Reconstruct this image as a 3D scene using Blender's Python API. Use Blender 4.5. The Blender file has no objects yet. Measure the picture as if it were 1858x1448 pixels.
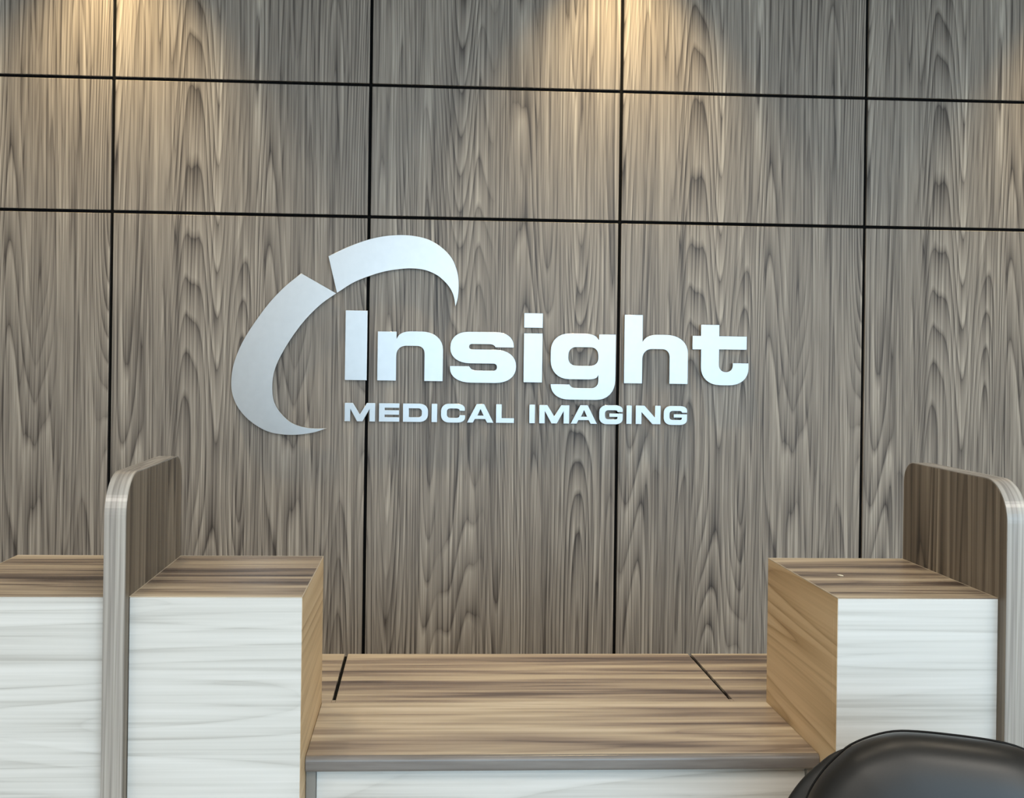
import bpy, bmesh, math, random
from mathutils import Matrix, Vector

S = bpy.context.scene
COL = S.collection
random.seed(4)

# ------------------------------------------------------------------ camera
cd = bpy.data.cameras.new('camera')
cd.sensor_width = 36.0
cd.lens = 1900.0 / 1858.0 * 36.0
cd.shift_x = (929.0 - 868.12) / 1858.0
cd.shift_y = (657.6 - 724.0) / 1858.0
cd.clip_start = 0.05
cam = bpy.data.objects.new('camera', cd)
COL.objects.link(cam)
YAW, ROLL = 0.0508, 0.0135
fwd = Vector((math.sin(YAW), math.cos(YAW), 0))
rgt = Vector((math.cos(YAW), -math.sin(YAW), 0))
up = Vector((0, 0, 1))
r2 = math.cos(ROLL) * rgt + math.sin(ROLL) * up
u2 = -math.sin(ROLL) * rgt + math.cos(ROLL) * up
m = Matrix((r2, u2, -fwd)).transposed().to_4x4()
m.translation = (0, 0, 1.49)
cam.matrix_world = m
S.camera = cam

# ------------------------------------------------------------------ sky, daylight and exposure
WORLD_STRENGTH = 4.7
SKY = (0.57, 0.81, 1.0)
world = bpy.data.worlds.new('sky')
S.world = world
world.use_nodes = True
wn = world.node_tree
bg = wn.nodes['Background']
bg.inputs[0].default_value = (*SKY, 1)
bg.inputs[1].default_value = WORLD_STRENGTH

FILL_POWER = 24.0

# room extents (metres): the desk wall's panel faces lie at y = 3.80
XL, XR, YB, YW, ZC = -3.0, 4.4, -3.2, 3.80, 3.30
WIN = (-0.75, 4.25, 0.45, 3.05)          # window opening in the wall opposite the desk: x0, x1, z0, z1

pl = bpy.data.lights.new('window_portal', 'AREA')   # guides the sampling of the sky through the window
pl.shape = 'RECTANGLE'
pl.size = WIN[1] - WIN[0]
pl.size_y = WIN[3] - WIN[2]
pl.cycles.is_portal = True
po = bpy.data.objects.new('window_portal', pl)
po.location = ((WIN[0] + WIN[1]) / 2, YB - 0.16, (WIN[2] + WIN[3]) / 2)
po.rotation_euler = (math.radians(90), 0, 0)
COL.objects.link(po)

S.view_settings.view_transform = 'Standard'
S.view_settings.look = 'None'
S.view_settings.gamma = 1.0
S.view_settings.use_curve_mapping = False
S.view_settings.exposure = 0.12

# ------------------------------------------------------------------ materials
def srgb(r, g, b):
    f = lambda c: c / 12.92 if c <= 0.04045 else ((c + 0.055) / 1.055) ** 2.4
    return (f(r / 255), f(g / 255), f(b / 255), 1)


def new_mat(name):
    mt = bpy.data.materials.new(name)
    mt.use_nodes = True
    nt = mt.node_tree
    return mt, nt, nt.nodes['Principled BSDF']


def plain(name, col, rough=0.5, metal=0.0, spec=0.5, noise=0.0, nscale=60.0):
    mt, nt, b = new_mat(name)
    b.inputs['Roughness'].default_value = rough
    b.inputs['Metallic'].default_value = metal
    b.inputs['Specular IOR Level'].default_value = spec
    tc = nt.nodes.new('ShaderNodeTexCoord')
    nz = nt.nodes.new('ShaderNodeTexNoise')
    nz.inputs['Scale'].default_value = nscale
    nz.inputs['Detail'].default_value = 3
    nt.links.new(tc.outputs['Object'], nz.inputs['Vector'])
    rp = nt.nodes.new('ShaderNodeValToRGB')
    e = rp.color_ramp.elements
    e[0].position, e[1].position = 0.3, 0.7
    e[0].color = tuple(c * (1 - noise) for c in col[:3]) + (1,)
    e[1].color = tuple(min(1, c * (1 + noise)) for c in col[:3]) + (1,)
    nt.links.new(nz.outputs['Fac'], rp.inputs['Fac'])
    nt.links.new(rp.outputs['Color'], b.inputs['Base Color'])
    return mt


def wood(name, stops, lines, streaks, base=0.5, rough=0.42, spec=0.4, offset=(0, 0, 0)):
    """Figured veneer, all scales per metre (x, y, z).
    lines   = (scale, rings, width, amount, wobble): contour lines of a stretched noise field, the cathedral figure
    streaks = (scale, amount, detail): stretched noise, the soft streaks and pores"""
    mt, nt, b = new_mat(name)
    N, Lk = nt.nodes, nt.links
    tc = N.new('ShaderNodeTexCoord')
    add = N.new('ShaderNodeVectorMath'); add.operation = 'ADD'
    add.inputs[1].default_value = offset
    Lk.new(tc.outputs['Object'], add.inputs[0])

    def noise(scale, detail, rgh=0.5, shift=0.0):
        mp = N.new('ShaderNodeVectorMath'); mp.operation = 'MULTIPLY_ADD'
        mp.inputs[1].default_value = scale
        mp.inputs[2].default_value = (shift, shift * 1.7, shift * 0.6)
        Lk.new(add.outputs[0], mp.inputs[0])
        n = N.new('ShaderNodeTexNoise')
        n.inputs['Scale'].default_value = 1.0
        n.inputs['Detail'].default_value = detail
        n.inputs['Roughness'].default_value = rgh
        Lk.new(mp.outputs[0], n.inputs['Vector'])
        return n.outputs['Fac']

    def mth(op, a, c=None, clamp=False):
        n = N.new('ShaderNodeMath'); n.operation = op; n.use_clamp = clamp
        for i, v in enumerate((a, c)):
            if v is None: continue
            if isinstance(v, (int, float)): n.inputs[i].default_value = v
            else: Lk.new(v, n.inputs[i])
        return n.outputs[0]

    fac = None
    for q, (sc, rings, width, amount, wob) in enumerate(lines):
        h = noise(sc, 0.6, 0.35, q * 7.7)
        w = noise(tuple(v * 4.5 for v in sc), 2.0, 0.5, q * 3.1)
        hh = mth('ADD', h, mth('MULTIPLY', mth('SUBTRACT', w, 0.5), wob))
        fr = mth('FRACT', mth('MULTIPLY', hh, rings))
        ring = mth('MINIMUM', mth('DIVIDE', fr, 1 - width), mth('DIVIDE', mth('SUBTRACT', 1.0, fr), width))
        ring = mth('POWER', ring, 0.45)
        mask = mth('MULTIPLY', mth('SUBTRACT', noise(tuple(v * 1.6 for v in sc), 1.0, 0.5, 5.5 + q), 0.25), 2.4, True)
        t = mth('MULTIPLY', mth('MULTIPLY', mth('SUBTRACT', ring, 0.68), amount), mask)
        fac = t if fac is None else mth('ADD', fac, t)
    for q, (sc, amount, det) in enumerate(streaks):
        t = mth('MULTIPLY', mth('SUBTRACT', noise(sc, det, 0.6, 11.3 + q * 2.9), 0.5), amount)
        fac = mth('ADD', fac, t)
    fac = mth('ADD', fac, base, True)
    rp = N.new('ShaderNodeValToRGB')
    e = rp.color_ramp.elements
    e[0].position, e[0].color = stops[0][0], srgb(*stops[0][1])
    e[1].position, e[1].color = stops[-1][0], srgb(*stops[-1][1])
    for p, c in stops[1:-1]:
        x = e.new(p); x.color = srgb(*c)
    Lk.new(fac, rp.inputs['Fac'])
    Lk.new(rp.outputs['Color'], b.inputs['Base Color'])
    b.inputs['Roughness'].default_value = rough
    b.inputs['Specular IOR Level'].default_value = spec
    return mt


WALL_STOPS = [(0.0, (57, 51, 47)), (0.25, (91, 83, 77)), (0.5, (133, 124, 115)), (0.75, (163, 153, 142)), (1.0, (198, 188, 175))]
M = {}
for i, off in enumerate(((0, 0, 0), (7.3, 2, 4.1))):
    M['wall_wood%d' % i] = wood('ash_veneer_%d' % i, WALL_STOPS,
                                [((7.0, 7.0, 0.46), 24, 0.17, 0.64, 0.014), ((22, 22, 0.45), 9, 0.20, 0.60, 0.04)],
                                [((85, 85, 0.9), 0.70, 2.0), ((300, 300, 5), 0.65, 1.5), ((9, 9, 0.35), 0.40, 1.0)],
                                base=0.55, rough=0.42, spec=0.35, offset=off)
TOP_STOPS = [(0.0, (74, 62, 57)), (0.25, (112, 97, 89)), (0.5, (164, 147, 130)), (0.75, (196, 180, 157)), (1.0, (218, 204, 184))]
M['top_wood'] = wood('walnut_worktop', TOP_STOPS, [((0.55, 7, 7), 9, 0.35, 0.30, 0.06)],
                     [((0.8, 15, 15), 2.5, 2.5), ((2.5, 60, 60), 0.6, 2.0), ((9, 220, 220), 0.15, 1.0)],
                     base=0.50, rough=0.36, spec=0.45, offset=(3, 1, 0))
CAP_STOPS = [(p, tuple(int(v * k) for v, k in zip(c, (0.97, 0.96, 0.94)))) for p, c in TOP_STOPS]
M['cap_wood'] = wood('walnut_cap', CAP_STOPS, [((0.7, 9, 9), 10, 0.4, 0.40, 0.05)],
                     [((1.1, 21, 21), 2.4, 2.5), ((4, 90, 90), 0.6, 2.0)], base=0.46, rough=0.36, spec=0.45, offset=(1.2, 5, 0))
M['white_wood'] = wood('pale_laminate', [(0.0, (150, 146, 140)), (0.25, (186, 182, 175)), (0.5, (214, 211, 205)), (0.75, (226, 223, 218)), (1.0, (234, 232, 228))],
                       [((0.30, 5.0, 5.0), 17, 0.14, 0.42, 0.014), ((0.8, 26, 26), 5, 0.2, 0.25, 0.04)], [((0.8, 34, 34), 0.5, 2.5), ((2.0, 130, 130), 0.6, 2.0)],
                       base=0.55, rough=0.4, spec=0.4, offset=(2.1, 0.4, 3.3))
M['tan_wood'] = wood('tan_laminate', [(0.0, (152, 120, 84)), (0.25, (192, 160, 118)), (0.6, (220, 190, 148)), (1.0, (232, 206, 168))],
                     [((6, 0.22, 6), 18, 0.16, 0.75, 0.012)], [((40, 1.0, 40), 0.5, 2.0), ((170, 3, 170), 0.4, 2.0)],
                     base=0.5, rough=0.42, spec=0.4)
M['fin_wood'] = wood('walnut_divider', [(0.0, (60, 51, 43)), (0.35, (104, 92, 78)), (0.65, (132, 119, 103)), (1.0, (172, 159, 140))],
                     [((9, 9, 0.22), 16, 0.22, 0.8, 0.015)], [((40, 40, 0.4), 1.2, 2.5), ((200, 200, 4), 0.45, 2.0)],
                     base=0.45, rough=0.45, spec=0.4)
M['band_wood'] = wood('divider_edge_band', [(0.0, (96, 90, 86)), (0.35, (148, 141, 134)), (0.65, (184, 177, 168)), (1.0, (214, 208, 198))],
                      [((40, 2.0, 0.6), 8, 0.3, 0.4, 0.03)], [((90, 5, 0.7), 1.1, 2.0), ((420, 9, 6), 0.3, 1.0)], base=0.5, rough=0.24, spec=0.75)
M['nose_wood'] = wood('worktop_nosing', [(0.0, (80, 72, 68)), (0.4, (118, 111, 106)), (0.7, (136, 130, 125)), (1.0, (162, 156, 149))],
                      [((0.9, 22, 22), 5, 0.3, 0.2, 0.03)], [((3.5, 60, 60), 0.9, 3.0)], base=0.5, rough=0.26, spec=0.65)
M['gable_wood'] = wood('grey_gable', [(0.0, (112, 107, 102)), (0.5, (138, 134, 128)), (1.0, (156, 152, 146))],
                       [((9, 9, 0.5), 8, 0.3, 0.3, 0.03)], [((50, 50, 1.2), 0.5, 2.0)])
M['trim_wood'] = plain('pale_trim', srgb(206, 192, 170), 0.4, noise=0.05)
M['joint'] = plain('black_joint', (0.004, 0.004, 0.004, 1), 0.8, spec=0.1, noise=0.1)
M['paint'] = plain('wall_paint', srgb(206, 204, 200), 0.7, noise=0.02)
M['ceil'] = plain('ceiling_paint', srgb(214, 212, 206), 0.8, noise=0.02)
M['floor'] = plain('floor_vinyl', srgb(150, 146, 138), 0.35, noise=0.12, nscale=9)
M['frame'] = plain('window_frame_paint', srgb(70, 72, 74), 0.4, noise=0.03)
M['metal'] = plain('brushed_aluminium', (0.51, 0.512, 0.515, 1), 0.37, metal=1.0, noise=0.02, nscale=40)
M['leather'] = plain('black_leather', srgb(26, 24, 23), 0.39, spec=0.62, noise=0.10, nscale=260)
M['piping'] = plain('black_piping', srgb(16, 15, 14), 0.6, spec=0.3, noise=0.1)
M['steel'] = plain('dark_steel', srgb(60, 60, 62), 0.35, metal=0.9, noise=0.04)
M['lamp_ring'] = plain('lamp_trim', srgb(225, 225, 222), 0.4, noise=0.02)


def emis(name, col, strength):
    mt, nt, b = new_mat(name)
    b.inputs['Base Color'].default_value = (*col, 1)
    b.inputs['Emission Color'].default_value = (*col, 1)
    b.inputs['Emission Strength'].default_value = strength
    return mt

M['lamp_lens'] = emis('lamp_lens', (1.0, 0.80, 0.52), 6.0)


# ------------------------------------------------------------------ helpers
def tag(o, label=None, cat=None, group=None, kind=None):
    if label: o['label'] = label
    if cat: o['category'] = cat
    if group: o['group'] = group
    if kind: o['kind'] = kind
    return o


def empty(name, loc=(0, 0, 0), rz=0.0):
    o = bpy.data.objects.new(name, None)
    o.empty_display_size = 0.1
    o.location = loc
    o.rotation_euler = (0, 0, rz)
    COL.objects.link(o)
    return o


def obj(name, me, mat, parent=None, loc=(0, 0, 0), smooth=False):
    if isinstance(me, bmesh.types.BMesh):
        d = bpy.data.meshes.new(name)
        bmesh.ops.recalc_face_normals(me, faces=me.faces[:])
        me.to_mesh(d); me.free()
        me = d
    if not me.materials:
        me.materials.append(mat)
    if smooth:
        for p in me.polygons: p.use_smooth = True
    o = bpy.data.objects.new(name, me)
    o.location = loc
    COL.objects.link(o)
    if parent: o.parent = parent
    return o


def reorigin(o, d):
    """Move the object's origin by d and leave its shape in place, so its grain is cut from another stretch of the veneer."""
    o.data.transform(Matrix.Translation(-Vector(d)))
    o.location = Vector(o.location) + Vector(d)


def box(x0, x1, y0, y1, z0, z1, bev=0.0, seg=2, bm=None):
    t = bmesh.new()
    bmesh.ops.create_cube(t, size=1.0)
    for v in t.verts:
        v.co = ((x0 + x1) / 2 + v.co.x * (x1 - x0), (y0 + y1) / 2 + v.co.y * (y1 - y0), (z0 + z1) / 2 + v.co.z * (z1 - z0))
    if bev:
        bmesh.ops.bevel(t, geom=t.edges[:], offset=bev, segments=seg, profile=0.5, affect='EDGES')
    if bm is None:
        return t
    d = bpy.data.meshes.new('tmp'); t.to_mesh(d); t.free(); bm.from_mesh(d); bpy.data.meshes.remove(d)
    return bm


def prism(pts, axis, a0, a1):
    """Extrude a closed 2-D outline along an axis: 'x' -> pts are (y, z); 'y' -> (x, z); 'z' -> (x, y)."""
    bm = bmesh.new()
    def co(p, a):
        return {'x': (a, p[0], p[1]), 'y': (p[0], a, p[1]), 'z': (p[0], p[1], a)}[axis]
    A = [bm.verts.new(co(p, a0)) for p in pts]
    B = [bm.verts.new(co(p, a1)) for p in pts]
    n = len(pts)
    bm.faces.new(A); bm.faces.new(B[::-1])
    for i in range(n):
        bm.faces.new((A[i], B[i], B[(i + 1) % n], A[(i + 1) % n]))
    return bm


def fillet(pts, steps=8):
    """Closed polygon whose vertices may carry (x, y, a, b): round that corner over a of the incoming and b of the outgoing edge."""
    out = []
    n = len(pts)
    for i, t in enumerate(pts):
        p = Vector(t[:2])
        if len(t) < 4:
            out.append(p); continue
        pa, pb = Vector(pts[i - 1][:2]), Vector(pts[(i + 1) % n][:2])
        s = p + (pa - p).normalized() * t[2]
        e = p + (pb - p).normalized() * t[3]
        c1, c2 = s.lerp(p, 0.60), e.lerp(p, 0.60)
        for k in range(steps + 1):
            q = k / steps
            out.append(s * (1 - q) ** 3 + c1 * 3 * q * (1 - q) ** 2 + c2 * 3 * q * q * (1 - q) + e * q ** 3)
    return out


def spline(pts, sharp, steps=6):
    """Closed Catmull-Rom outline with sharp corners at the given indices."""
    n = len(pts)
    out = []
    for i in range(n):
        p1, p2 = Vector(pts[i]), Vector(pts[(i + 1) % n])
        p0 = Vector(pts[i - 1]) if i not in sharp else p1 * 2 - p2
        p3 = Vector(pts[(i + 2) % n]) if (i + 1) % n not in sharp else p2 * 2 - p1
        if i in sharp and (i + 1) % n in sharp:
            out.append(p1); continue
        for k in range(steps):
            t = k / steps
            out.append(0.5 * ((2 * p1) + (p2 - p0) * t + (2 * p0 - 5 * p1 + 4 * p2 - p3) * t * t + (3 * p1 - p0 - 3 * p2 + p3) * t ** 3))
    return out


def plate(name, loops, mat, parent, loc, thick, bev=0.0006):
    """A cut-out metal plate standing in the x-z plane: first loop is the outline, the others are holes."""
    cu = bpy.data.curves.new(name, 'CURVE')
    cu.dimensions = '2D'; cu.fill_mode = 'BOTH'
    cu.extrude = thick / 2 - bev; cu.bevel_depth = bev; cu.bevel_resolution = 1
    cu.offset = -bev
    for lp in loops:
        sp = cu.splines.new('POLY')
        sp.points.add(len(lp) - 1)
        for q, p in zip(sp.points, lp):
            q.co = (p[0], p[1], 0, 1)
        sp.use_cyclic_u = True
    tmp = bpy.data.objects.new('tmp', cu)
    COL.objects.link(tmp)
    dg = bpy.context.evaluated_depsgraph_get()
    me = bpy.data.meshes.new_from_object(tmp.evaluated_get(dg))
    bpy.data.objects.remove(tmp); bpy.data.curves.remove(cu)
    me.name = name
    me.transform(Matrix.Rotation(math.radians(90), 4, 'X'))
    me.materials.clear()
    return obj(name, me, mat, parent, loc)


def lathe(profile, seg=32):
    bm = bmesh.new()
    rings = []
    for r, z in profile:
        rings.append([bm.verts.new((r * math.cos(2 * math.pi * k / seg), r * math.sin(2 * math.pi * k / seg), z)) for k in range(seg)])
    for a, b_ in zip(rings, rings[1:]):
        for k in range(seg):
            bm.faces.new((a[k], a[(k + 1) % seg], b_[(k + 1) % seg], b_[k]))
    bm.faces.new(rings[0][::-1]); bm.faces.new(rings[-1])
    return bm


def tube(path, r, seg=10, closed=False):
    bm = bmesh.new()
    n = len(path)
    P = [Vector(p) for p in path]
    rings = []
    ref = Vector((0.13, 0.31, 0.94)).normalized()
    for i in range(n):
        a = P[i - 1] if (i > 0 or closed) else P[i]
        b_ = P[(i + 1) % n] if (i < n - 1 or closed) else P[i]
        t = (b_ - a).normalized()
        u = t.cross(ref).normalized(); v = t.cross(u).normalized()
        rings.append([bm.verts.new(P[i] + (u * math.cos(2 * math.pi * k / seg) + v * math.sin(2 * math.pi * k / seg)) * r) for k in range(seg)])
    for i in range(n if closed else n - 1):
        a, b_ = rings[i], rings[(i + 1) % n]
        for k in range(seg):
            bm.faces.new((a[k], a[(k + 1) % seg], b_[(k + 1) % seg], b_[k]))
    if not closed:
        bm.faces.new(rings[0][::-1]); bm.faces.new(rings[-1])
    return bm


# ------------------------------------------------------------------ room shell
def struct(name, bm, mat, parent=None):
    o = obj(name, bm, mat, parent)
    if not parent: o['kind'] = 'structure'
    return o

struct('floor', box(XL - .2, XR + .2, YB - .2, YW + .2, -0.1, 0.0), M['floor'])
struct('ceiling', box(XL - .2, XR + .2, YB - .2, YW + .2, ZC, ZC + 0.1), M['ceil'])
struct('wall_left', box(XL - .15, XL, YB, YW + .15, 0, ZC), M['paint'])
struct('wall_right', box(XR, XR + .15, YB, YW + .15, 0, ZC), M['paint'])
wf = bmesh.new()
x0, x1, z0, z1 = WIN
for b in ((XL - .15, x0, 0, ZC), (x1, XR + .15, 0, ZC), (x0, x1, 0, z0), (x0, x1, z1, ZC)):
    box(b[0], b[1], YB - .15, YB, b[2], b[3], bm=wf)
struct('wall_front', wf, M['paint'])
win = empty('window_1', ((x0 + x1) / 2, YB - .08, z0)); win['kind'] = 'structure'
W_, H_ = x1 - x0, z1 - z0
for k in range(4):
    x = -W_ / 2 + 0.03 + k * (W_ - 0.06) / 3
    obj('mullion', box(x - .03, x + .03, -.03, .03, 0, H_, .003), M['frame'], win)
for z in (0.03, H_ - 0.03):
    obj('rail', box(-W_ / 2, W_ / 2, -.028, .028, z - .03, z + .03, .003), M['frame'], win)

# the panelled wall behind the desk
wall = struct('wall_back', box(XL, XR, YW + 0.012, YW + 0.15, 0, ZC), M['joint'])
SEAM0, PW, GAP = -1.1236, 0.914, 0.0115
Z1, Z2 = 1.49 + 0.9978, 1.49 + 0.5209
rows = ((0.0, Z2 - GAP / 2), (Z2 + GAP / 2, Z1 - GAP / 2), (Z1 + GAP / 2, ZC))
cache = {}
for k in range(-2, 6):
    xa = SEAM0 + k * PW
    lo, hi = max(xa, XL), min(xa + PW, XR)
    if hi - lo < 0.05: continue
    for ri, (za, zb) in enumerate(rows):
        alt = 1 if k == 1 else 0
        key = (ri, alt, round(lo - xa, 3), round(hi - xa, 3))
        if key not in cache:
            bm = box(lo - xa + GAP / 2, hi - xa - GAP / 2, 0, 0.0115, za, zb, 0.0012, 1)
            o = obj('wall_panel', bm, M['wall_wood%d' % alt], wall, (xa, YW, 0))
            cache[key] = o.data
        else:
            obj('wall_panel', cache[key], None, wall, (xa, YW, 0))

# ------------------------------------------------------------------ ceiling downlights
def downlight(x, y, power, angle, blend, label, group, radius=0.03, tilt=0.0, col=(1.0, 0.76, 0.40)):
    t = empty('ceiling_downlight', (x, y, ZC))
    tag(t, label, 'ceiling light', group)
    prof = [(0.055, -0.001), (0.075, -0.001), (0.075, -0.006), (0.070, -0.009), (0.056, -0.006)]
    obj('trim_ring', lathe(prof), M['lamp_ring'], t, smooth=False)
    obj('lens', lathe([(0.001, -0.004), (0.054, -0.004), (0.054, -0.001), (0.001, -0.001)]), M['lamp_lens'], t)
    l = bpy.data.lights.new('downlight_lamp', 'SPOT')
    l.energy = power; l.spot_size = math.radians(angle); l.spot_blend = blend
    l.shadow_soft_size = radius; l.color = col
    lo = bpy.data.objects.new('downlight_lamp', l)
    lo.location = (0, 0, -0.03); lo.rotation_euler = (tilt, 0, 0)
    lo.parent = t
    COL.objects.link(lo)

for k, where in ((0, 'leftmost'), (2, 'middle'), (4, 'rightmost')):
    downlight(SEAM0 + k * PW, YW - 0.25, 118, 82, 1.0, '%s recessed downlight washing the top of the wood panelled wall' % where, 'wall washing downlights')
for x, where in ((-0.75, 'left'), (0.27, 'middle'), (1.30, 'right')):
    downlight(x, 2.25, 18, 120, 0.9, '%s recessed downlight above the reception desk' % where, 'downlights above the desk', 0.06, 0.0, (1.0, 0.86, 0.66))

# fill light added out of view: invented ceiling panels brightening desk and wall
def ceiling_fill(x, y, label):
    t = empty('fill_panel', (x, y, ZC))
    tag(t, label, 'ceiling light', 'added ceiling fill panels of the waiting area')
    fr = bmesh.new()
    for b in ((-.60, .60, -.45, -.435), (-.60, .60, .435, .45), (-.60, -.585, -.435, .435), (.585, .60, -.435, .435)):
        box(b[0], b[1], b[2], b[3], -.014, -.001, bm=fr)
    obj('frame', fr, M['lamp_ring'], t)
    obj('diffuser', box(-.584, .584, -.434, .434, -.006, -.002), M['lamp_ring'], t)
    l = bpy.data.lights.new('fill_lamp', 'AREA')
    l.shape = 'RECTANGLE'; l.size = 1.16; l.size_y = 0.86
    l.energy = FILL_POWER; l.color = (1.0, 0.91, 0.80)
    lo = bpy.data.objects.new('fill_lamp', l)
    lo.location = (0, 0, -.0075); lo.parent = t
    COL.objects.link(lo)

for x, xw in ((-1.7, 'left'), (0.6, 'middle'), (2.9, 'right')):
  for y, yw in ((-0.3, 'nearer the desk'), (-2.2, 'nearer the window')):
    where = '%s one in the row %s' % (xw, yw)
    ceiling_fill(x, y, 'added fill light panel on the unseen ceiling, ' + where)

# ------------------------------------------------------------------ reception desk
YF, YBK, ZT = 1.8701, 2.2577, 1.07
COLW = 0.302
def pedestal(x0, x1, label, sides, shift):
    """Tall desk block: pale front, walnut cap, tan side panels."""
    cx = (x0 + x1) / 2
    t = empty('desk_pedestal', (cx, (YF + YBK) / 2, 0))
    tag(t, label, 'desk pedestal', 'tall pedestals of the reception desk')
    ox, oy = cx, (YF + YBK) / 2
    c = lambda a: a - ox
    d = lambda a: a - oy
    obj('carcass', box(c(x0) + .003, c(x1) - .003, d(YF) + .019, d(YBK), 0.0, ZT - .019), M['gable_wood'], t)
    fp = obj('front_panel', box(c(x0) + .0005, c(x1) - .0005, d(YF), d(YF) + .018, 0.0, ZT - .0016, .0008, 1), M['white_wood'], t)
    reorigin(fp, (shift, 0, shift * 1.3))
    tp = obj('top_panel', box(c(x0), c(x1), d(YF) + .0003, d(YBK), ZT - .0014, ZT, .0004, 1), M['cap_wood'], t)
    reorigin(tp, (shift, shift * .7, 0))
    obj('top_core', box(c(x0) + .003, c(x1) - .003, d(YF) + .019, d(YBK), ZT - .0185, ZT - .0016), M['gable_wood'], t)
    e0, e1 = c(x0), c(x1)
    for b in ((e0, e1, d(YBK), d(YBK) + .0014), (e0 - .0001, e0 + .0013, d(YF) + .002, d(YBK) - .0001), (e1 - .0013, e1 + .0001, d(YF) + .002, d(YBK) - .0001)):
        obj('edge_trim', box(b[0], b[1], b[2], b[3], ZT - .0012, ZT + .0003), M['trim_wood'], t)
    for s in sides:
        xs = c(x0) if s < 0 else c(x1) - .0022
        obj('side_panel', box(xs, xs + .0022, d(YF) + .0185, d(YBK), 0.0, ZT - .0016, .0004, 1), M['tan_wood'], t)
        xb = xs
        obj('edge_strip', box(xb, xb + .0022, d(YF) + .0008, d(YF) + .0183, 0.0, ZT - .0016, .0003, 1), M['tan_wood'], t)
    return t

XA0, XA1 = -0.8545, -0.5525
XB0, XB1 = -0.5142, -0.2118
XC0, XC1 = 0.7559, 1.0564
pedestal(XA0, XA1 - 0.0002, 'pale fronted desk pedestal left of the left divider panel, cut by the frame', (-1,), 0.0)
pedestal(XB0, XB1, 'pale fronted desk pedestal between the left divider panel and the low worktop', (1,), 0.83)
pedestal(XC0, XC1, 'pale fronted desk pedestal behind the black chair, with tan side facing the worktop', (-1,), 2.17)


def divider(x0, x1, label):
    """Upright fin with rounded top corners and a light edge band running over its edge."""
    ya, yb, zt = 1.845, YBK, 1.286
    t = empty('divider_panel', ((x0 + x1) / 2, (ya + yb) / 2, 0))
    tag(t, label, 'divider panel', 'upright divider panels of the reception desk')
    w = (x1 - x0) / 2
    a, b = ya - (ya + yb) / 2, yb - (ya + yb) / 2
    def outline(i, rf, rb):
        pts = [(a + i, 0)]
        for k in range(21):
            q = math.pi / 2 * k / 20
            pts.append((a + i + rf - rf * math.cos(q), zt - i - rf + rf * math.sin(q)))
        for k in range(21):
            q = math.pi / 2 * k / 20
            pts.append((b - i - rb + rb * math.sin(q), zt - i - rb + rb * math.cos(q)))
        pts.append((b - i, 0))
        return pts
    outer, inner = outline(0, .075, .046), outline(.0018, .0732, .0442)
    obj('core', prism(inner, 'x', -w, w), M['fin_wood'], t)
    bm = bmesh.new()
    e = w - 0.0006
    ring = lambda pts, x: [bm.verts.new((x, p[0], p[1])) for p in pts]
    o0, o1, i0, i1 = ring(outer, -e), ring(outer, e), ring(inner, -e), ring(inner, e)
    for k in range(len(outer) - 1):
        bm.faces.new((o0[k], o0[k + 1], o1[k + 1], o1[k]))
        bm.faces.new((i0[k], i1[k], i1[k + 1], i0[k + 1]))
        bm.faces.new((o0[k], i0[k], i0[k + 1], o0[k + 1]))
        bm.faces.new((o1[k], o1[k + 1], i1[k + 1], i1[k]))
    for k in (0, -1):
        bm.faces.new((o0[k], o1[k], i1[k], i0[k]))
    obj('edge_band', bm, M['band_wood'], t)
    return t

divider(XA1, XB0, 'upright walnut divider with rounded top corner between two pale pedestals')
divider(XC1, XC1 + 0.0382, 'upright walnut divider at the right edge of the picture, beside the pedestal by the chair')

# low worktop: front board with rounded nosing, and three boards behind it with open joints
ZW, YN, YS, YE = 0.7563, 1.9445, 2.2741, 2.6329
SX0, SX1, SG = -0.1872, 0.6811, 0.0080
wt = empty('desk_worktop', (0, 0, 0))
wt.location = ((XB1 + XC0) / 2, (YN + YE) / 2, ZW - .028)
tag(wt, 'low walnut worktop with rounded front edge between the two inner pedestals', 'worktop')
ox, oy, oz = wt.location
def wbox(name, x0, x1, y0, y1, mat, bev=.0008):
    # shared coordinates so that the grain runs on from board to board
    return obj(name, box(x0 - ox, x1 - ox, y0 - oy, y1 - oy, 0, .028, bev, 1), mat, wt)
fb = wbox('front_board', XB1 + .001, XC0 - .001, YN + .012, YBK - .0005, M['top_wood'], 0.0)
pts = [(YN + .0119 - oy, 0.028)]
pts = []
for k in range(9):
    q = math.pi / 2 * k / 8
    pts.append((YN - oy + .009 - .009 * math.sin(q), .028 - .009 + .009 * math.cos(q)))
for k in range(9):
    q = math.pi / 2 * k / 8
    pts.append((YN - oy + .007 - .007 * math.cos(q), .007 - .007 * math.sin(q)))
pts += [(YN + .0119 - oy, 0), (YN + .0119 - oy, .028)]
obj('nosing', prism(pts, 'x', XB1 + .001 - ox, XC0 - .001 - ox), M['nose_wood'], fb)
wbox('back_board', SX0 + SG / 2, SX1 - SG / 2, YBK, YE, M['top_wood'])
wbox('back_board', -0.80, SX0 - SG / 2, YBK + .0005, YE, M['top_wood'])
wbox('back_board', SX1 + SG / 2, 1.34, YBK + .0005, YE, M['top_wood'])
obj('joint_strip', box(SX0 - SG / 2 + .0002 - ox, SX0 + SG / 2 - .0002 - ox, YBK + .001 - oy, YS - oy, .001, .0279), M['top_wood'], wt)
obj('joint_strip', box(SX1 - SG / 2 + .0002 - ox, SX1 + SG / 2 - .0002 - ox, YBK + .001 - oy, YS - oy, .001, .0279), M['top_wood'], wt)
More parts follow.
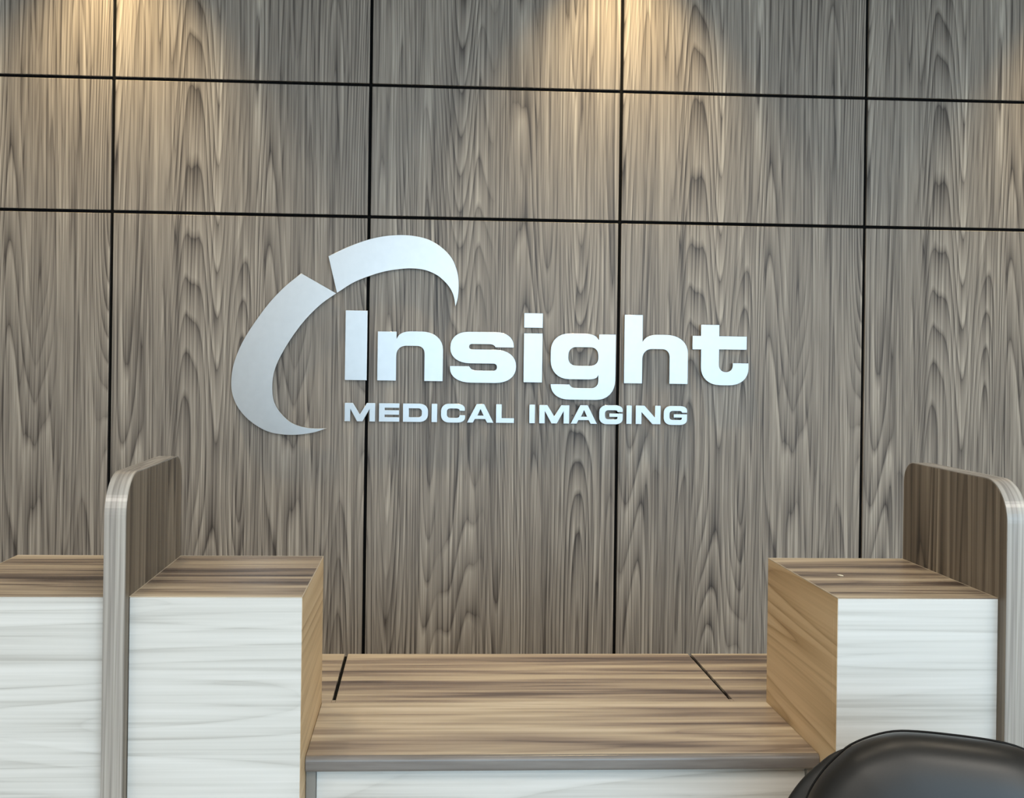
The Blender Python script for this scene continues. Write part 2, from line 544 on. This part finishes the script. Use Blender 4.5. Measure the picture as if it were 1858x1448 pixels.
for x in (SX0, SX1):
    obj('joint_shade', box(x - SG / 2 + .0002 - ox, x + SG / 2 - .0002 - ox, YS + .0005 - oy, YE - .001 - oy, .001, .022), M['joint'], wt)  # black strip standing in for the shade inside each open joint
obj('under_board', box(-0.80 - ox, 1.34 - ox, YBK + .002 - oy, YE - .002 - oy, -.018, -.0005), M['joint'], wt)
for x in (-0.78, 1.30):
    obj('leg', box(x - ox, x + .02 - ox, YBK + .05 - oy, YE - .03 - oy, -(ZW - .028), -.0185), M['gable_wood'], wt)

mp = empty('modesty_panel', ((XB1 + XC0) / 2, YN + .02, 0))
tag(mp, 'pale blue-white panel under the low worktop edge', 'front panel')
hw = (XC0 - XB1) / 2
obj('panel', box(-hw + .0195, hw - .0195, 0.004, 0.022, 0.0, ZW - .0285, .0008, 1), M['white_wood'], mp)
for s in (-1, 1):
    xa = -hw + .0008 if s < 0 else hw - .0188
    obj('end_panel', box(xa, xa + .018, -.006, .28, 0.0, ZW - .0285, .0008, 1), M['gable_wood'], mp)

# ------------------------------------------------------------------ raised metal lettering and emblem on the wall
GL = {
'I': [[(-288,1671),(-209,1671),(-209,1420),(-288,1420)]],
'n': [[(-172,1597),(-104,1597),(-104,1571),(-89,1599,21,36),(64,1599,79,66),(64,1420),(-3,1420),(-3,1546,28,26),(-104,1546,35,36),(-104,1420),(-172,1420)]],
's': [[(320,1545),(319,1601,50,65),(89,1600,64,56),(90,1486,54,71),(259,1486,13,12),(259,1461,12,13),(168,1461,19,13),(159,1476),(89,1476),(90,1416,51,75),(329,1416,75,58),(329,1537,58,75),(158,1537,11,9),(158,1556,9,11),(246,1556,13,9),(253,1545)]],
'idot': [[(356,1671),(424,1671),(424,1618),(356,1618)]],
'istem': [[(356,1598),(424,1598),(424,1420),(356,1420)]],
'g': [[(630,1598),(692,1598),(692,1359,74,70),(457,1359,65,54),(455,1415),(524,1415),(531,1402,11,15),(629,1402,28,25),(629,1449),(620,1433,11,30),(454,1433,69,69),(454,1600,65,69),(612,1600,35,17),(630,1577)],[(519,1550,30,28),(628,1550,28,30),(628,1483,28,30),(519,1483,30,28)]],
'h': [[(723,1671),(790,1671),(790,1573),(808,1600,23,37),(958,1600,81,68),(958,1421),(890,1421),(890,1547,30,27),(790,1547,36,37),(790,1421),(723,1421)]],
't': [[(1005,1639),(1073,1639),(1073,1598),(1175,1598),(1175,1549),(1073,1549),(1073,1467,26,26),(1124,1467,24,24),(1124,1500),(1183,1500),(1184,1418,64,73),(1006,1418,72,66),(1006,1548),(974,1548),(974,1598),(1005,1598)]],
'M': [[(-287,1339),(-257,1339),(-232,1298),(-207,1339),(-177,1339),(-177,1272),(-198,1272),(-198,1316),(-222,1272),(-242,1272),(-266,1316),(-266,1272),(-287,1272)]],
'E': [[(-164,1339),(-90,1339),(-90,1322),(-143,1322),(-143,1314),(-91,1314),(-91,1297),(-143,1297),(-143,1289),(-90,1289),(-90,1272),(-164,1272)]],
'D': [[(-78,1339),(13,1339,32,28),(13,1272,28,32),(-78,1272)],[(-56,1321),(-10,1321,12,12),(-10,1290,12,12),(-56,1290)]],
'I1': [[(25,1339),(46,1339),(46,1272),(25,1272)]],
'C': [[(146,1314),(146,1340,19,30),(59,1340,30,28),(59,1271,28,30),(147,1271,30,19),(147,1299),(126,1299),(125,1289,6,11),(81,1289,13,11),(81,1322,11,13),(125,1322,11,5),(126,1314)]],
'A': [[(188,1340),(215,1340),(250,1272),(226,1272),(219,1285),(182,1285),(175,1272),(153,1272)],[(202,1321),(213,1298),(191,1298)]],
'L': [[(258,1340),(279,1340),(279,1290),(324,1290),(324,1272),(258,1272)]],
'I2': [[(379,1340),(400,1340),(400,1272),(379,1272)]],
'G': [[(721,1316),(721,1341,17,28),(634,1341,28,26),(634,1271,26,28),(721,1271,28,20),(721,1311),(671,1311),(671,1298),(701,1298),(701,1290,5,8),(656,1290,12,11),(656,1322,11,12),(700,1322,8,4),(701,1316)]],
'I3': [[(734,1341),(754,1341),(754,1273),(734,1273)]],
'N': [[(768,1341),(800,1341),(839,1298),(839,1341),(860,1341),(860,1273),(830,1273),(790,1316),(790,1273),(768,1273)]],
}
TH, STAND = 0.010, 0.010
YL = YW - STAND - TH / 2
def letter_mesh(key, name, parent, cx, cz, loc, dx=0):
    loops = [[((p.x + dx) / 1000 - cx, p.y / 1000 - cz) for p in fillet(lp)] for lp in GL[key]]
    return plate(name, loops, M['metal'], parent, loc, TH)

def pins(o, xs, z):
    for x in xs:
        bm = lathe([(0.002, 0), (0.002, STAND)], 8)
        bmesh.ops.rotate(bm, verts=bm.verts, matrix=Matrix.Rotation(math.radians(-90), 3, 'X'))
        obj('mounting_pin', bm, M['steel'], o, (x, TH / 2, z))

def put_letter(key, name, label, group, dx=0):
    pts = GL[key][0]
    xs = [p[0] + dx for p in pts]
    cx, cz = (min(xs) + max(xs)) / 2000, min(p[1] for p in pts) / 1000
    o = letter_mesh(key, name, None, cx, cz, (cx, YL, cz), dx)
    tag(o, label, 'letter', group)
    return o, cx, cz

UP = 'letters of the upper word on the wall sign'
LOW = 'letters of the lower line on the wall sign'
upper = [('I', 'capital I, first letter of the upper word'), ('n', 'letter n, second letter of the upper word'), ('s', 'letter s in the upper word'),
         ('g', 'letter g with its tail hanging below the upper word'), ('h', 'letter h in the upper word'), ('t', 'letter t ending the upper word')]
for key, txt in upper:
    o, cx, cz = put_letter(key, 'sign_letter', 'large silver ' + txt, UP)
    x0 = min(p[0] for p in GL[key][0]) / 1000 - cx + .03
    x1 = max(p[0] for p in GL[key][0]) / 1000 - cx - .03
    pins(o, (x0,) if key == 'I' else (x0 if key != 't' else -.05,), 0.09)
li = empty('sign_letter', (0.390, YL, 1.420))
tag(li, 'large silver letter i with a square dot, in the middle of the upper word', 'letter', UP)
letter_mesh('istem', 'stem', li, 0.390, 1.420, (0, 0, 0))
letter_mesh('idot', 'dot', li, 0.390, 1.420, (0, 0, 0))
pins(li, (0,), 0.08); pins(li, (0,), 0.225)
lower = [('M', 0, 'small silver M, first letter of the first word of the lower line'), ('E', 0, 'small silver E in the first word of the lower line'),
         ('D', 0, 'small silver D in the first word of the lower line'), ('I1', 0, 'small silver I between D and C in the lower line'),
         ('C', 0, 'small silver C in the first word of the lower line'), ('A', 0, 'small silver A between C and L in the lower line'),
         ('L', 0, 'small silver L ending the first word of the lower line'), ('I2', 0, 'small silver I, first letter of the second word of the lower line'),
         ('M', 702, 'small silver M, second letter of the second word of the lower line'), ('A', 377, 'small silver A between M and G in the lower line'),
         ('G', 0, 'small silver G between A and I in the lower line'), ('I3', 0, 'small silver I between G and N in the lower line'),
         ('N', 0, 'small silver N in the second word of the lower line'), ('G', 237, 'small silver G, the last letter of the lower line')]
for key, dx, txt in lower:
    o, cx, cz = put_letter(key, 'sign_letter', txt, LOW, dx)
    xs = [p[0] + dx for p in GL[key][0]]
    pins(o, (min(xs) / 1000 - cx + .009,), 0.03)

SW1 = [(-448,1801),(-322,1731),(-378,1689),(-433,1632),(-482,1564),(-520,1497),(-539,1446),(-545,1396),(-540,1346),(-520,1307),(-484,1271),(-445,1253),(-400,1246),(-350,1246),(-394,1231),(-450,1222),(-505,1222),(-561,1233),(-616,1264),(-656,1303),(-681,1347),(-691,1394),(-688,1450),(-675,1500),(-648,1562),(-610,1624),(-561,1692),(-507,1751)]
SW2 = [(-320,1732),(-262,1770),(-207,1794),(-151,1812),(-95,1822),(-50,1825),(-5,1820),(37,1803),(68,1778),(88,1753),(100,1725),(106,1689),(115,1725),(117,1776),(110,1821),(90,1866),(55,1902),(10,1929),(-41,1942),(-97,1945),(-158,1939),(-220,1923),(-286,1897),(-352,1864)]
for pts, sharp, label, pin in ((SW1, {0, 1, 13}, 'silver crescent emblem piece curving down to the left of the lettering', (-.61, 1.40)),
                               (SW2, {0, 11, 23}, 'silver crescent emblem piece arching over the first large letters', (-.10, 1.88))):
    cx, cz = pts[0][0] / 1000, min(p[1] for p in pts) / 1000
    lp = [(p.x / 1000 - cx, p.y / 1000 - cz) for p in spline(pts, sharp)]
    o = plate('sign_emblem', [lp], M['metal'], None, (cx, YL, cz), TH)
    tag(o, label, 'emblem', 'crescent emblem pieces of the wall sign')
    pins(o, (pin[0] - cx,), pin[1] - cz)

# ------------------------------------------------------------------ black upholstered chair in front of the right pedestal
half = [(0, .031), (.05, .030), (.085, .026), (.117, .015), (.148, -.002), (.166, -.019), (.186, -.042), (.201, -.065), (.212, -.089),
        (.226, -.14), (.234, -.20), (.236, -.27), (.230, -.33), (.205, -.375), (.15, -.395), (.07, -.40), (0, -.40)]
full = [(x, z) for x, z in half] + [(-x, z) for x, z in half[-2:0:-1]]
full = [tuple(p) for p in spline(full, set(), 3)]
CZ = -0.17
def pillow(front, back, grow=0.0, power=0.45, nring=14):
    """Closed cushion with the backrest outline: bulges by `front` towards -y and by `back` towards +y."""
    bm = bmesh.new()
    rings = []
    for i in range(-nring + 1, nring):
        q = math.pi / 2 * i / nring
        s = math.cos(q) ** power
        d = math.sin(q) * (front if i < 0 else back)
        rings.append([bm.verts.new((x * (1 + grow) * s, d, CZ + (z - CZ) * (1 + grow * .35) * s)) for x, z in full])
    n = len(full)
    for a, b_ in zip(rings, rings[1:]):
        for k in range(n):
            bm.faces.new((a[k], a[(k + 1) % n], b_[(k + 1) % n], b_[k]))
    for r_, y in ((rings[0], -front), (rings[-1], back)):
        c = bm.verts.new((0, y, CZ))
        for k in range(n):
            bm.faces.new((r_[k], r_[(k + 1) % n], c))
    return bm

ch = empty('chair', (0.79, 1.50, 0), -math.radians(22))
tag(ch, 'black leather armless chair in front of the right pedestal, only its back in frame', 'chair')
LEAN = math.radians(-12)
# backrest frame: local origin 0.05 m behind the chair centre, at backrest height 0.90 m
BY, BZ = 0.054, 0.90
def lean(o):
    o.location = (0, BY, BZ); o.rotation_euler = (LEAN, 0, 0)
    return o
bk = lean(obj('backrest', pillow(.062, .02, power=.27), M['leather'], ch, smooth=True))
sh = obj('back_shell', pillow(.02, .03, grow=.17, power=.3), M['leather'], ch, smooth=True)
lean(sh)
v = Vector((0, .042, -.028)); v.rotate(Matrix.Rotation(LEAN, 3, 'X'))
sh.location = Vector(sh.location) + v
obj('piping', tube([(x * 1.0, .021, CZ + (z - CZ) * 0.998) for x, z in full], .0018, 8, True), M['piping'], bk, smooth=True)
seat = box(-.24, .24, -.46, .02, .40, .49, .035, 4)
obj('seat', seat, M['leather'], ch, smooth=True)
for s in (-1, 1):
    obj('leg', tube([(s * .22, -.43, .40), (s * .225, -.44, .0)], .012), M['steel'], ch, smooth=True)
    obj('leg', tube([(s * .22, .02, .40), (s * .225, .06, .0)], .012), M['steel'], ch, smooth=True)
    obj('back_support', tube([(s * .16, .0, .41), (s * .16, .05, .46), (s * .16, .055, .60)], .012), M['steel'], ch, smooth=True)
obj('seat_frame', box(-.225, .225, -.44, .02, .380, .405, .004, 1), M['steel'], ch)

# ------------------------------------------------------------------ a crumb left on the right pedestal
bm = bmesh.new()
bmesh.ops.create_icosphere(bm, subdivisions=2, radius=1.0)
for v in bm.verts:
    k = 1 + random.uniform(-.25, .25)
    v.co = (v.co.x * .0028 * k, v.co.y * .0075 * k, max(v.co.z, -.6) * .0016 * k)
lo = min(v.co.z for v in bm.verts)
for v in bm.verts: v.co.z -= lo
M['crumb'] = plain('crumb', srgb(232, 222, 200), 0.8, noise=0.08, nscale=400)
cr = obj('crumb', bm, M['crumb'], None, (0.8395, 2.068, ZT + .0001))
cr.rotation_euler = (0, 0, 0.5)
tag(cr, 'tiny pale crumb lying on top of the right pedestal', 'crumb')
